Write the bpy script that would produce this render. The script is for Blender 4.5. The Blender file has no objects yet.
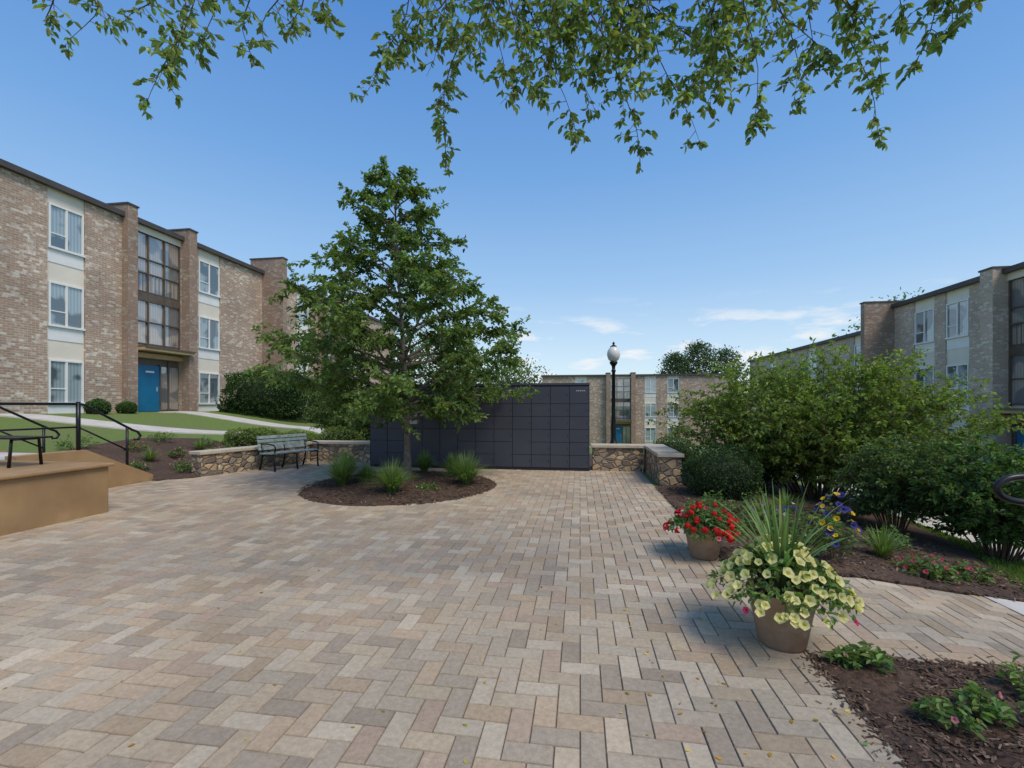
import bpy, bmesh, math, random
import numpy as np
from mathutils import Vector, Matrix
rng=np.random.default_rng(7); random.seed(7)
scene=bpy.context.scene
COL=scene.collection

# ------------------------------------------------------------ materials
def newmat(name):
    m=bpy.data.materials.new(name); m.use_nodes=True
    nt=m.node_tree; b=nt.nodes['Principled BSDF']
    return m,nt,b
def node(nt,t,**kw):
    n=nt.nodes.new(t)
    for k,v in kw.items(): setattr(n,k,v)
    return n
def c4(c): return (c[0],c[1],c[2],1)
def noisemat(name,c1,c2,scale=4,rough=.8,bump=.2,bscale=40,metal=0,spec=.4,detail=6,c3=None,s3=.5):
    m,nt,b=newmat(name); L=nt.links.new
    tc=node(nt,'ShaderNodeTexCoord')
    n=node(nt,'ShaderNodeTexNoise'); n.inputs['Scale'].default_value=scale; n.inputs['Detail'].default_value=detail
    L(tc.outputs['Object'],n.inputs['Vector'])
    r=node(nt,'ShaderNodeValToRGB'); r.color_ramp.elements[0].position=.35; r.color_ramp.elements[1].position=.65
    r.color_ramp.elements[0].color=c4(c1); r.color_ramp.elements[1].color=c4(c2)
    L(n.outputs['Fac'],r.inputs['Fac'])
    out=r.outputs['Color']
    if c3:
        n3=node(nt,'ShaderNodeTexNoise'); n3.inputs['Scale'].default_value=s3; n3.inputs['Detail'].default_value=4
        L(tc.outputs['Object'],n3.inputs['Vector'])
        r3=node(nt,'ShaderNodeValToRGB'); r3.color_ramp.elements[0].position=.45; r3.color_ramp.elements[1].position=.62
        L(n3.outputs['Fac'],r3.inputs['Fac'])
        mx=node(nt,'ShaderNodeMixRGB'); L(r3.outputs['Color'],mx.inputs['Fac']); L(out,mx.inputs['Color1']); mx.inputs['Color2'].default_value=c4(c3)
        out=mx.outputs['Color']
    L(out,b.inputs['Base Color'])
    b.inputs['Roughness'].default_value=rough; b.inputs['Metallic'].default_value=metal
    b.inputs['Specular IOR Level'].default_value=spec
    if bump>0:
        n2=node(nt,'ShaderNodeTexNoise'); n2.inputs['Scale'].default_value=bscale; n2.inputs['Detail'].default_value=5
        L(tc.outputs['Object'],n2.inputs['Vector'])
        bp=node(nt,'ShaderNodeBump'); bp.inputs['Strength'].default_value=bump; bp.inputs['Distance'].default_value=.02
        L(n2.outputs['Fac'],bp.inputs['Height']); L(bp.outputs['Normal'],b.inputs['Normal'])
    return m
def attrmat(name,rough=.6,bump=0,bscale=80,trans=0,spec=.3,noise=0,nscale=6):
    m,nt,b=newmat(name); L=nt.links.new
    a=node(nt,'ShaderNodeAttribute',attribute_name='col')
    out=a.outputs['Color']
    tc=node(nt,'ShaderNodeTexCoord')
    if noise:
        n=node(nt,'ShaderNodeTexNoise'); n.inputs['Scale'].default_value=nscale; n.inputs['Detail'].default_value=8; n.inputs['Roughness'].default_value=.65
        L(tc.outputs['Object'],n.inputs['Vector'])
        mr=node(nt,'ShaderNodeMapRange'); mr.inputs['From Min'].default_value=.3; mr.inputs['From Max'].default_value=.7
        mr.inputs['To Min'].default_value=1-noise; mr.inputs['To Max'].default_value=1+noise
        L(n.outputs['Fac'],mr.inputs['Value'])
        n5=node(nt,'ShaderNodeTexNoise'); n5.inputs['Scale'].default_value=.7; n5.inputs['Detail'].default_value=5
        L(tc.outputs['Object'],n5.inputs['Vector'])
        mr5=node(nt,'ShaderNodeMapRange'); mr5.inputs['From Min'].default_value=.35; mr5.inputs['From Max'].default_value=.65
        mr5.inputs['To Min'].default_value=.88; mr5.inputs['To Max'].default_value=1.06
        L(n5.outputs['Fac'],mr5.inputs['Value'])
        mm=node(nt,'ShaderNodeMath',operation='MULTIPLY'); L(mr.outputs[0],mm.inputs[0]); L(mr5.outputs[0],mm.inputs[1])
        vm=node(nt,'ShaderNodeVectorMath',operation='SCALE'); L(out,vm.inputs[0]); L(mm.outputs[0],vm.inputs['Scale'])
        out=vm.outputs[0]
    L(out,b.inputs['Base Color']); b.inputs['Roughness'].default_value=rough; b.inputs['Specular IOR Level'].default_value=spec
    if bump:
        n2=node(nt,'ShaderNodeTexNoise'); n2.inputs['Scale'].default_value=bscale; n2.inputs['Detail'].default_value=5
        L(tc.outputs['Object'],n2.inputs['Vector'])
        bp=node(nt,'ShaderNodeBump'); bp.inputs['Strength'].default_value=bump; bp.inputs['Distance'].default_value=.01
        L(n2.outputs['Fac'],bp.inputs['Height']); L(bp.outputs['Normal'],b.inputs['Normal'])
    if trans:
        t=node(nt,'ShaderNodeBsdfTranslucent')
        vm2=node(nt,'ShaderNodeVectorMath',operation='MULTIPLY'); L(out,vm2.inputs[0]); vm2.inputs[1].default_value=(1.6,1.6,.7)
        L(vm2.outputs[0],t.inputs['Color'])
        mx=node(nt,'ShaderNodeMixShader'); mx.inputs[0].default_value=trans
        L(b.outputs[0],mx.inputs[1]); L(t.outputs[0],mx.inputs[2])
        L(mx.outputs[0],nt.nodes['Material Output'].inputs['Surface'])
    return m
def brickmat(name,c1,c2,c3,mortar):
    m,nt,b=newmat(name); L=nt.links.new
    tc=node(nt,'ShaderNodeTexCoord')
    sn=node(nt,'ShaderNodeSeparateXYZ'); L(tc.outputs['Normal'],sn.inputs[0])
    ab=node(nt,'ShaderNodeMath',operation='ABSOLUTE'); L(sn.outputs[0],ab.inputs[0])
    gt=node(nt,'ShaderNodeMath',operation='GREATER_THAN'); L(ab.outputs[0],gt.inputs[0]); gt.inputs[1].default_value=.5
    sp=node(nt,'ShaderNodeSeparateXYZ'); L(tc.outputs['Object'],sp.inputs[0])
    mx=node(nt,'ShaderNodeMix',data_type='FLOAT'); L(gt.outputs[0],mx.inputs[0]); L(sp.outputs[0],mx.inputs[2]); L(sp.outputs[1],mx.inputs[3])
    cb=node(nt,'ShaderNodeCombineXYZ'); L(mx.outputs[0],cb.inputs[0]); L(sp.outputs[2],cb.inputs[1])
    def br(a,bb,mo,sz=1):
        t=node(nt,'ShaderNodeTexBrick'); t.inputs['Scale'].default_value=1; t.inputs['Brick Width'].default_value=.24; t.inputs['Row Height'].default_value=.085
        t.inputs['Mortar Size'].default_value=.009; t.inputs['Mortar Smooth'].default_value=.2; t.inputs['Bias'].default_value=0
        t.inputs['Color1'].default_value=c4(a); t.inputs['Color2'].default_value=c4(bb); t.inputs['Mortar'].default_value=c4(mo)
        L(cb.outputs[0],t.inputs['Vector']); return t
    t=br(c1,c2,mortar)
    t2=br((0,0,0),(1,1,1),(.4,.4,.4))
    r=node(nt,'ShaderNodeValToRGB'); r.color_ramp.elements[0].position=.5; r.color_ramp.elements[1].position=.85
    L(t2.outputs['Color'],r.inputs['Fac'])
    n=node(nt,'ShaderNodeTexNoise'); n.inputs['Scale'].default_value=5; n.inputs['Detail'].default_value=6; L(cb.outputs[0],n.inputs['Vector'])
    rn=node(nt,'ShaderNodeValToRGB'); rn.color_ramp.elements[0].position=.38; rn.color_ramp.elements[1].position=.56; L(n.outputs['Fac'],rn.inputs['Fac'])
    mu=node(nt,'ShaderNodeMath',operation='MULTIPLY'); L(r.outputs['Color'],mu.inputs[0]); L(rn.outputs['Color'],mu.inputs[1])
    m1=node(nt,'ShaderNodeMixRGB'); L(mu.outputs[0],m1.inputs['Fac']); L(t.outputs['Color'],m1.inputs['Color1']); m1.inputs['Color2'].default_value=c4(c3)
    n4=node(nt,'ShaderNodeTexNoise'); n4.inputs['Scale'].default_value=.6; n4.inputs['Detail'].default_value=5; L(cb.outputs[0],n4.inputs['Vector'])
    mr=node(nt,'ShaderNodeMapRange'); mr.inputs['From Min'].default_value=.3; mr.inputs['From Max'].default_value=.7; mr.inputs['To Min'].default_value=.8; mr.inputs['To Max'].default_value=1.15
    L(n4.outputs['Fac'],mr.inputs['Value'])
    vm=node(nt,'ShaderNodeVectorMath',operation='SCALE'); L(m1.outputs[0],vm.inputs[0]); L(mr.outputs[0],vm.inputs['Scale'])
    L(vm.outputs[0],b.inputs['Base Color']); b.inputs['Roughness'].default_value=.9
    bp=node(nt,'ShaderNodeBump'); bp.inputs['Strength'].default_value=.6; bp.inputs['Distance'].default_value=.01; bp.invert=True
    L(t.outputs['Fac'],bp.inputs['Height']); L(bp.outputs['Normal'],b.inputs['Normal'])
    return m
def stonemat(name):
    m,nt,b=newmat(name); L=nt.links.new
    tc=node(nt,'ShaderNodeTexCoord')
    mp=node(nt,'ShaderNodeMapping'); mp.inputs['Scale'].default_value=(1,1,1.5); L(tc.outputs['Object'],mp.inputs[0])
    nz=node(nt,'ShaderNodeTexNoise'); nz.inputs['Scale'].default_value=3; L(mp.outputs[0],nz.inputs['Vector'])
    ad=node(nt,'ShaderNodeVectorMath',operation='MULTIPLY_ADD'); L(nz.outputs['Color'],ad.inputs[0]); ad.inputs[1].default_value=(.12,.12,.12); L(mp.outputs[0],ad.inputs[2])
    v=node(nt,'ShaderNodeTexVoronoi'); v.inputs['Scale'].default_value=5.5; L(ad.outputs[0],v.inputs['Vector'])
    e=node(nt,'ShaderNodeTexVoronoi',feature='DISTANCE_TO_EDGE'); e.inputs['Scale'].default_value=5.5; L(ad.outputs[0],e.inputs['Vector'])
    s=node(nt,'ShaderNodeSeparateXYZ'); L(v.outputs['Color'],s.inputs[0])
    r=node(nt,'ShaderNodeValToRGB'); el=r.color_ramp.elements
    el[0].color=(.18,.135,.10,1); el[1].color=(.60,.53,.43,1)
    for p,c in((.25,(.44,.31,.18)),(.45,(.55,.43,.27)),(.6,(.30,.23,.17)),(.8,(.5,.35,.2))):
        x=el.new(p); x.color=c4(c)
    r.color_ramp.interpolation='CONSTANT'
    L(s.outputs[0],r.inputs['Fac'])
    n=node(nt,'ShaderNodeTexNoise'); n.inputs['Scale'].default_value=22; n.inputs['Detail'].default_value=6; L(tc.outputs['Object'],n.inputs['Vector'])
    mr=node(nt,'ShaderNodeMapRange'); mr.inputs['To Min'].default_value=.6; mr.inputs['To Max'].default_value=1.4; L(n.outputs['Fac'],mr.inputs['Value'])
    vm=node(nt,'ShaderNodeVectorMath',operation='SCALE'); L(r.outputs[0],vm.inputs[0]); L(mr.outputs[0],vm.inputs['Scale'])
    er=node(nt,'ShaderNodeValToRGB'); er.color_ramp.elements[0].position=.03; er.color_ramp.elements[1].position=.07; L(e.outputs['Distance'],er.inputs['Fac'])
    mx=node(nt,'ShaderNodeMixRGB'); L(er.outputs[0],mx.inputs['Fac']); mx.inputs['Color1'].default_value=(.22,.19,.15,1); L(vm.outputs[0],mx.inputs['Color2'])
    L(mx.outputs[0],b.inputs['Base Color']); b.inputs['Roughness'].default_value=.85
    er2=node(nt,'ShaderNodeMapRange'); er2.inputs['From Max'].default_value=.15; L(e.outputs['Distance'],er2.inputs['Value'])
    bp=node(nt,'ShaderNodeBump'); bp.inputs['Strength'].default_value=.9; bp.inputs['Distance'].default_value=.04; L(er2.outputs[0],bp.inputs['Height']); L(bp.outputs[0],b.inputs['Normal'])
    return m
def glassmat(name,blind,dark,frac,coat=2.2):
    m,nt,b=newmat(name); L=nt.links.new
    tc=node(nt,'ShaderNodeTexCoord')
    n=node(nt,'ShaderNodeTexNoise'); n.inputs['Scale'].default_value=.9; n.inputs['Detail'].default_value=2; L(tc.outputs['Object'],n.inputs['Vector'])
    w=node(nt,'ShaderNodeTexWave',bands_direction='Y'); w.inputs['Scale'].default_value=2.6; w.inputs['Distortion'].default_value=.4; L(tc.outputs['Object'],w.inputs['Vector'])
    r=node(nt,'ShaderNodeValToRGB'); r.color_ramp.elements[0].color=c4([x*.7 for x in blind]); r.color_ramp.elements[1].color=c4(blind); L(w.outputs['Fac'],r.inputs['Fac'])
    rr=node(nt,'ShaderNodeValToRGB'); rr.color_ramp.elements[0].position=frac; rr.color_ramp.elements[1].position=frac+.06; L(n.outputs['Fac'],rr.inputs['Fac'])
    mx=node(nt,'ShaderNodeMixRGB'); L(rr.outputs[0],mx.inputs['Fac']); L(r.outputs[0],mx.inputs['Color1']); mx.inputs['Color2'].default_value=c4(dark)
    L(mx.outputs[0],b.inputs['Base Color']); b.inputs['Roughness'].default_value=.6
    b.inputs['Coat Weight'].default_value=1; b.inputs['Coat Roughness'].default_value=.02; b.inputs['Coat IOR'].default_value=coat
    return m

M={}
M['brick']=brickmat('brick_wall',(.42,.285,.20),(.28,.188,.135),(.67,.59,.49),(.52,.455,.38))
M['brick_shaded']=brickmat('shaded_brown_brick',(.33,.215,.155),(.23,.153,.112),(.44,.36,.29),(.32,.26,.205))  # brown brick for fins and piers, their shade put into the colour
M['brick_gray']=brickmat('tan_brick',(.53,.40,.30),(.39,.285,.21),(.68,.60,.51),(.55,.47,.39))
M['cream']=noisemat('cream_panel',(.71,.65,.54),(.77,.71,.60),1.5,.6,.05)
M['white']=noisemat('white_paint',(.76,.76,.74),(.8,.8,.78),3,.45,.03)
M['g1']=glassmat('window_blinds_glass',(.34,.42,.44),(.05,.08,.09),.5)
M['g2']=glassmat('stair_window_glass',(.40,.36,.31),(.13,.14,.15),.5,2.6)
M['dark']=noisemat('bronze_frame',(.10,.075,.056),(.135,.102,.076),4,.5,.03)
M['fascia']=noisemat('roof_fascia',(.06,.052,.05),(.08,.07,.068),3,.6,.05)
M['blue']=noisemat('blue_door_paint',(.012,.14,.27),(.016,.16,.31),2,.4,.02)
M['canopy']=noisemat('tan_canopy',(.42,.3,.15),(.5,.36,.2),3,.6,.05)
M['stone']=stonemat('fieldstone_masonry')
M['cap']=noisemat('stone_cap',(.46,.385,.28),(.56,.48,.37),6,.8,.25,30)
M['stucco']=noisemat('tan_stucco',(.35,.22,.105),(.42,.275,.14),2.2,.9,.3,120,c3=(.30,.19,.095),s3=1.4)
M['concrete']=noisemat('concrete_path',(.50,.47,.42),(.58,.55,.5),3,.9,.15,60)
M['mulch']=noisemat('bark_mulch',(.045,.027,.019),(.13,.078,.05),28,.95,1.0,45,c3=(.07,.043,.03),s3=1.2)
M['grass']=noisemat('lawn_grass',(.10,.165,.035),(.19,.26,.06),30,.95,.9,120,c3=(.16,.20,.06),s3=.6)
M['sand']=noisemat('joint_sand',(.17,.14,.105),(.25,.205,.155),20,.95,.3,60)
M['black']=noisemat('black_metal',(.012,.012,.013),(.02,.02,.021),6,.35,.03,metal=.3)
M['locker']=noisemat('locker_steel',(.044,.047,.064),(.053,.057,.076),1.2,.45,.03,80,spec=.4)
M['locker_gap']=noisemat('locker_frame',(.014,.015,.022),(.018,.02,.027),3,.6,0)
M['bark']=noisemat('tree_bark',(.12,.095,.075),(.21,.175,.14),18,.9,.8,35)
M['twig']=noisemat('twig_bark',(.08,.055,.035),(.13,.09,.06),18,.9,.3,35)
M['terracotta']=noisemat('clay_pot',(.27,.18,.115),(.40,.28,.18),5,.75,.25,30,c3=(.2,.125,.08),s3=3)
M['soil']=noisemat('potting_soil',(.03,.02,.015),(.06,.04,.03),40,.95,.6,60)
M['bench']=noisemat('weathered_green_slats',(.18,.24,.22),(.34,.40,.38),9,.7,.3,40)
M['paver']=attrmat('concrete_paver',.88,.4,160,noise=.18,nscale=42)
M['leaf']=attrmat('leaf_surface',.5,0,trans=.35,spec=.35)
M['petal']=attrmat('petal_surface',.6,0,trans=.3,spec=.2)
M['blade']=attrmat('grass_blade',.55,0,trans=.3,spec=.3)
M['chip']=attrmat('bark_chip',.9,.4,80)
M['globe']=noisemat('frosted_lamp_glass',(.70,.68,.62),(.75,.73,.68),3,.25,0)
M['grey']=noisemat('screen_grey',(.35,.37,.4),(.4,.42,.45),3,.3,0)
M['roof']=noisemat('roof_gravel',(.2,.19,.18),(.28,.27,.25),12,.95,.2)
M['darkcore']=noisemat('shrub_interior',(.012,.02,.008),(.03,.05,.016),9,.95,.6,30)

# ------------------------------------------------------------ geometry helpers
class Geo:
    def __init__(s): s.v=[]; s.f=[]; s.m=[]; s.mats=[]
    def mi(s,k):
        if k not in s.mats: s.mats.append(k)
        return s.mats.index(k)
    def box(s,x0,x1,y0,y1,z0,z1,k):
        i=len(s.v); s.v+=[(x0,y0,z0),(x1,y0,z0),(x1,y1,z0),(x0,y1,z0),(x0,y0,z1),(x1,y0,z1),(x1,y1,z1),(x0,y1,z1)]
        for f in((0,3,2,1),(4,5,6,7),(0,1,5,4),(1,2,6,5),(2,3,7,6),(3,0,4,7)): s.f.append(tuple(i+a for a in f)); s.m.append(s.mi(k))
    def poly(s,vs,fs,k):
        i=len(s.v); s.v+=list(vs)
        for f in fs: s.f.append(tuple(i+a for a in f)); s.m.append(s.mi(k))
    def tube(s,pts,rad,k,sides=8,cap=True):
        pts=[Vector(p) for p in pts]; n=len(pts)
        if not hasattr(rad,'__len__'): rad=[rad]*n
        up=Vector((0,0,1)); base=len(s.v); kk=s.mi(k)
        t0=(pts[1]-pts[0]).normalized()
        ref=up.cross(t0); 
        if ref.length<.1: ref=Vector((1,0,0))
        ref.normalize()
        for i in range(n):
            t=(pts[min(i+1,n-1)]-pts[max(i-1,0)])
            if t.length<1e-6: t=t0.copy()
            t.normalize()
            ref=(ref-t*ref.dot(t)); 
            if ref.length<1e-4: ref=t.orthogonal()
            ref.normalize(); b=t.cross(ref)
            for j in range(sides):
                a=2*math.pi*j/sides
                s.v.append(tuple(pts[i]+(ref*math.cos(a)+b*math.sin(a))*rad[i]))
        for i in range(n-1):
            for j in range(sides):
                a=base+i*sides+j; c=base+i*sides+(j+1)%sides
                s.f.append((a,c,c+sides,a+sides)); s.m.append(kk)
        if cap:
            s.f.append(tuple(base+j for j in range(sides))[::-1]); s.m.append(kk)
            s.f.append(tuple(base+(n-1)*sides+j for j in range(sides))); s.m.append(kk)
    def lathe(s,prof,k,sides=24,c=(0,0,0)):
        base=len(s.v); kk=s.mi(k)
        for r,z in prof:
            for j in range(sides):
                a=2*math.pi*j/sides; s.v.append((c[0]+r*math.cos(a),c[1]+r*math.sin(a),c[2]+z))
        for i in range(len(prof)-1):
            for j in range(sides):
                a=base+i*sides+j; d=base+i*sides+(j+1)%sides
                s.f.append((a,d,d+sides,a+sides)); s.m.append(kk)
    def obj(s,name,parent=None,smooth=False,loc=None,rotz=0,bevel=0):
        me=bpy.data.meshes.new(name); me.from_pydata(s.v,[],s.f)
        for k in s.mats: me.materials.append(M[k])
        me.polygons.foreach_set('material_index',s.m)
        if smooth: me.polygons.foreach_set('use_smooth',[True]*len(s.f))
        me.update()
        o=bpy.data.objects.new(name,me); COL.objects.link(o)
        if loc: o.location=loc
        o.rotation_euler=(0,0,rotz)
        if parent: o.parent=parent
        if bevel:
            b=o.modifiers.new('bevel','BEVEL'); b.width=bevel; b.segments=2; b.limit_method='ANGLE'
        return o
def empty(name,loc=(0,0,0),rotz=0):
    e=bpy.data.objects.new(name,None); COL.objects.link(e); e.location=loc; e.rotation_euler=(0,0,rotz); return e

def sm(t): t=min(max(t,0),1); return t*t*(3-2*t)
def cl(t): return min(max(t,0),1)
def h(x,y):
    left=.62*sm((-x-9.2)/3.0)+.66*sm((-x-12)/6.5)
    if x<-9.2 and y<9: left=max(left,.66*sm((-x-9.2)/.5)*cl((6.9-y)/.4))
    far=-3*sm((y-13)/40)
    right=-cl((x-2.5)/3.5)*.4-cl((x-6)/10.5)*1.06
    w=sm((-x-6)/9)
    return left+(1-w)*min(right,far)

# ------------------------------------------------------------ ground sheets
def axis(a,b,fine0,fine1,step):
    r=[]
    x=fine0
    while x<=fine1+1e-6: r.append(round(x,4)); x+=step
    lo=[]; d=step; x=fine0
    while x>a: d*=1.5; x-=d; lo.append(x)
    hi=[]; d=step; x=fine1
    while x<b: d*=1.5; x+=d; hi.append(x)
    return lo[::-1]+r+hi
gx=axis(-900,900,-20,20,.5); gy=axis(-900,900,-6,32,.5)
vs=[(x,y,h(x,y)) for y in gy for x in gx]; nx=len(gx)
fs=[(j*nx+i,j*nx+i+1,(j+1)*nx+i+1,(j+1)*nx+i) for j in range(len(gy)-1) for i in range(nx-1)]
g=Geo(); g.poly(vs,fs,'grass'); g.obj('ground',smooth=True)

def drape(name,poly,off,k,step=.5,bumpf=None,skirt=.06):
    bm=bmesh.new()
    f=bm.faces.new([bm.verts.new((x,y,0)) for x,y in poly])
    if f.normal.z<0: f.normal_flip()
    xs=[p[0] for p in poly]; ys=[p[1] for p in poly]
    for ax,lo,hi in((0,min(xs),max(xs)),(1,min(ys),max(ys))):
        c=math.ceil(lo/step)*step
        while c<hi:
            no=(1,0,0) if ax==0 else (0,1,0); co=(c,0,0) if ax==0 else (0,c,0)
            bmesh.ops.bisect_plane(bm,geom=bm.verts[:]+bm.edges[:]+bm.faces[:],plane_co=co,plane_no=no); c+=step
    for v in bm.verts: 
        v.co.z=h(v.co.x,v.co.y)+off
        if bumpf and not v.is_boundary: v.co.z+=bumpf(v.co.x,v.co.y)
    ed=[e for e in bm.edges if e.is_boundary]
    if skirt:
        r=bmesh.ops.extrude_edge_only(bm,edges=ed)
        for v in r['geom']:
            if isinstance(v,bmesh.types.BMVert): v.co.z-=skirt
    bmesh.ops.recalc_face_normals(bm,faces=bm.faces[:])
    me=bpy.data.meshes.new(name); bm.to_mesh(me); bm.free(); me.materials.append(M[k])
    o=bpy.data.objects.new(name,me); COL.objects.link(o); return o
from mathutils import noise as mn
def mb(x,y): return .03*mn.noise(Vector((x*1.7,y*1.7,0)))+.025*mn.noise(Vector((x*5,y*5,3)))+.015

# plaza base and pavers
RECTS=[(-9.0,1.44,-3.0,8.3),(-8.7,1.44,8.3,12.0),(1.44,3.55,3.16,4.62)]
drape('paver_bedding',[(-9,-3),(1.44,-3),(1.44,3.16),(3.55,3.16),(3.55,4.62),(1.44,4.62),(1.44,12),(-8.7,12),(-8.7,8.3),(-9,8.3)],.004,'sand',skirt=0)
PAL=np.array([(.46,.365,.25),(.41,.34,.25),(.49,.395,.275),(.37,.30,.22),(.46,.35,.235),(.47,.395,.29),(.41,.31,.205),(.52,.435,.32),(.42,.345,.255),(.44,.33,.235)])*.97
mean=PAL.mean(0); PAL=mean+(PAL-mean)*1.0
pv=[];pf=[];pc=[]
U=.118; RC=(-3.48,8.55); RR=1.80
def addpaver(x0,x1,y0,y1,col):
    g_=.0015; ch=.004
    x0+=g_;x1-=g_;y0+=g_;y1-=g_
    if x1-x0<.02 or y1-y0<.02: return
    i=len(pv); dz=random.uniform(-.0015,.0015); tx=random.uniform(-.0015,.0015)
    for ins,z in((0,.007),(ch,.0145)):
        for (x,y,sx) in((x0+ins,y0+ins,-1),(x1-ins,y0+ins,1),(x1-ins,y1-ins,1),(x0+ins,y1-ins,-1)):
            pv.append((x,y,h(x,y)+z+(dz+tx*sx if ins else 0)))
    pf.append((i+4,i+5,i+6,i+7))
    for a in range(4):
        b=(a+1)%4; pf.append((i+a,i+b,i+4+b,i+4+a))
    pc.extend([(*[q*.75 for q in col],1)]*4+[(*col,1)]*4)
for rx0,rx1,ry0,ry1 in RECTS:
    for iy in range(int(math.floor(ry0/U))-2,int(math.ceil(ry1/U))+1):
        for ix in range(int(math.floor(rx0/U))-2,int(math.ceil(rx1/U))+1):
            k=(ix-iy)%4
            if k==0: a=(ix*U,(ix+2)*U,iy*U,(iy+1)*U)
            elif k==3: a=(ix*U,(ix+1)*U,iy*U,(iy+2)*U)
            else: continue
            cx=(a[0]+a[1])/2; cy=(a[2]+a[3])/2
            if math.hypot(cx-RC[0],cy-RC[1])<RR-.05: continue
            a=(max(a[0],rx0),min(a[1],rx1),max(a[2],ry0),min(a[3],ry1))
            if a[1]<=a[0] or a[3]<=a[2]: continue
            c=PAL[random.randrange(len(PAL))]*random.uniform(.9,1.08)
            addpaver(*a,tuple(c))
me=bpy.data.meshes.new('paver_plaza'); me.from_pydata(pv,[],pf); me.materials.append(M['paver'])
at=me.color_attributes.new('col','FLOAT_COLOR','POINT'); at.data.foreach_set('color',np.array(pc,dtype=np.float32).ravel())
COL.objects.link(bpy.data.objects.new('paver_plaza',me))

# concrete walks
def ribbon(name,pts,w,off,k,z=.0):
    g=Geo(); vs=[];P=[Vector((a,b)) for a,b in pts]
    Q=[]
    for i in range(len(P)-1):
        n=max(1,int((P[i+1]-P[i]).length/.5))
        for t in range(n): Q.append(P[i].lerp(P[i+1],t/n))
    Q.append(P[-1])
    for i,q in enumerate(Q):
        t=(Q[min(i+1,len(Q)-1)]-Q[max(i-1,0)]).normalized(); n=Vector((-t.y,t.x))
        for s,dz in((-.5,-.08),(-.5,0),(-.17,0),(.17,0),(.5,0),(.5,-.08)):
            p=q+n*w*s; vs.append((p.x,p.y,h(p.x,p.y)+off+dz))
    fs=[(i*6+j,i*6+j+1,(i+1)*6+j+1,(i+1)*6+j) for i in range(len(Q)-1) for j in range(5)]
    g.poly(vs,[f[::-1] for f in fs],k); return g.obj(name)
def curve(pts,n=12):
    out=[]
    P=[Vector(p) for p in pts]
    for i in range(len(P)-1):
        p0=P[max(i-1,0)];p1=P[i];p2=P[i+1];p3=P[min(i+2,len(P)-1)]
        for k in range(n):
            t=k/n
            out.append(.5*((2*p1)+(-p0+p2)*t+(2*p0-5*p1+4*p2-p3)*t*t+(-p0+3*p1-3*p2+p3)*t**3))
    out.append(P[-1]); return [tuple(p) for p in out]
ribbon('sidewalk',curve([(6.0,-6),(6.0,4),(6.1,10),(6.8,16),(7.8,24),(8.6,34)],10),1.35,.03,'concrete')
drape('concrete_pad',[(3.55,3.0),(5.35,3.0),(5.35,4.8),(4.1,4.8),(4.0,4.62),(3.55,4.62)],.022,'concrete')
ribbon('sidewalk',curve([(-18.6,18.4),(-16,18.3),(-12,18.6),(-7,19.5),(-1,20.5),(4,21),(8.0,22)],8),1.2,.03,'concrete')
ribbon('sidewalk',curve([(-20,11.6),(-16,12.4),(-12.8,13.9),(-10,15),(-6,16.2),(-1,17.6)],8),1.1,.04,'concrete')

# beds
drape('mulch_bed',[(1.44,4.62),(4.0,4.62),(4.35,5.5),(4.9,6.6),(5.2,8.2),(5.3,10),(5.0,12),(3.5,13.2),(1.95,12.6),(1.9,9.35),(1.44,9.1)],.03,'mulch',.25,mb)
drape('mulch_bed',[(1.44,-2),(5.3,-2),(5.3,3.0),(3.55,3.0),(3.55,3.16),(1.44,3.16)],.012,'mulch',.25,mb)
drape('mulch_bed',[(-9.1,8.15),(-8.3,8.75),(-7.45,11.95),(-5.3,12.05),(-5.3,13.3),(-9,13.1),(-11.4,12.6),(-12.3,11),(-11.4,8.4)],.035,'mulch',.25,mb)
drape('mulch_bed',[(.3,11.45),(1.5,11.45),(1.9,12.6),(3.5,13.3),(2,14.8),(-5.2,14.6),(-5.2,12.1),(.2,12.1)],.03,'mulch',.25,mb)
# tree ring
g=Geo(); vs=[];ns=48; rr=[1.84,1.80,1.6,1.3,.9,.5,.15]; zz=[.004,.03,.055,.075,.10,.13,.14]
for r,z in zip(rr,zz):
    for j in range(ns):
        a=2*math.pi*j/ns; q=r*(1+.02*math.sin(a*3+1)+.012*math.sin(a*7)); x=RC[0]+q*math.cos(a); y=RC[1]+q*math.sin(a)
        vs.append((x,y,z+(mb(x,y)*.6 if r<1.7 else 0)))
fs=[(i*ns+j,i*ns+(j+1)%ns,(i+1)*ns+(j+1)%ns,(i+1)*ns+j) for i in range(len(rr)-1) for j in range(ns)]+[tuple((len(rr)-1)*ns+j for j in range(ns))]
g.poly(vs,fs,'mulch'); g.obj('mulch_ring')

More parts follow.
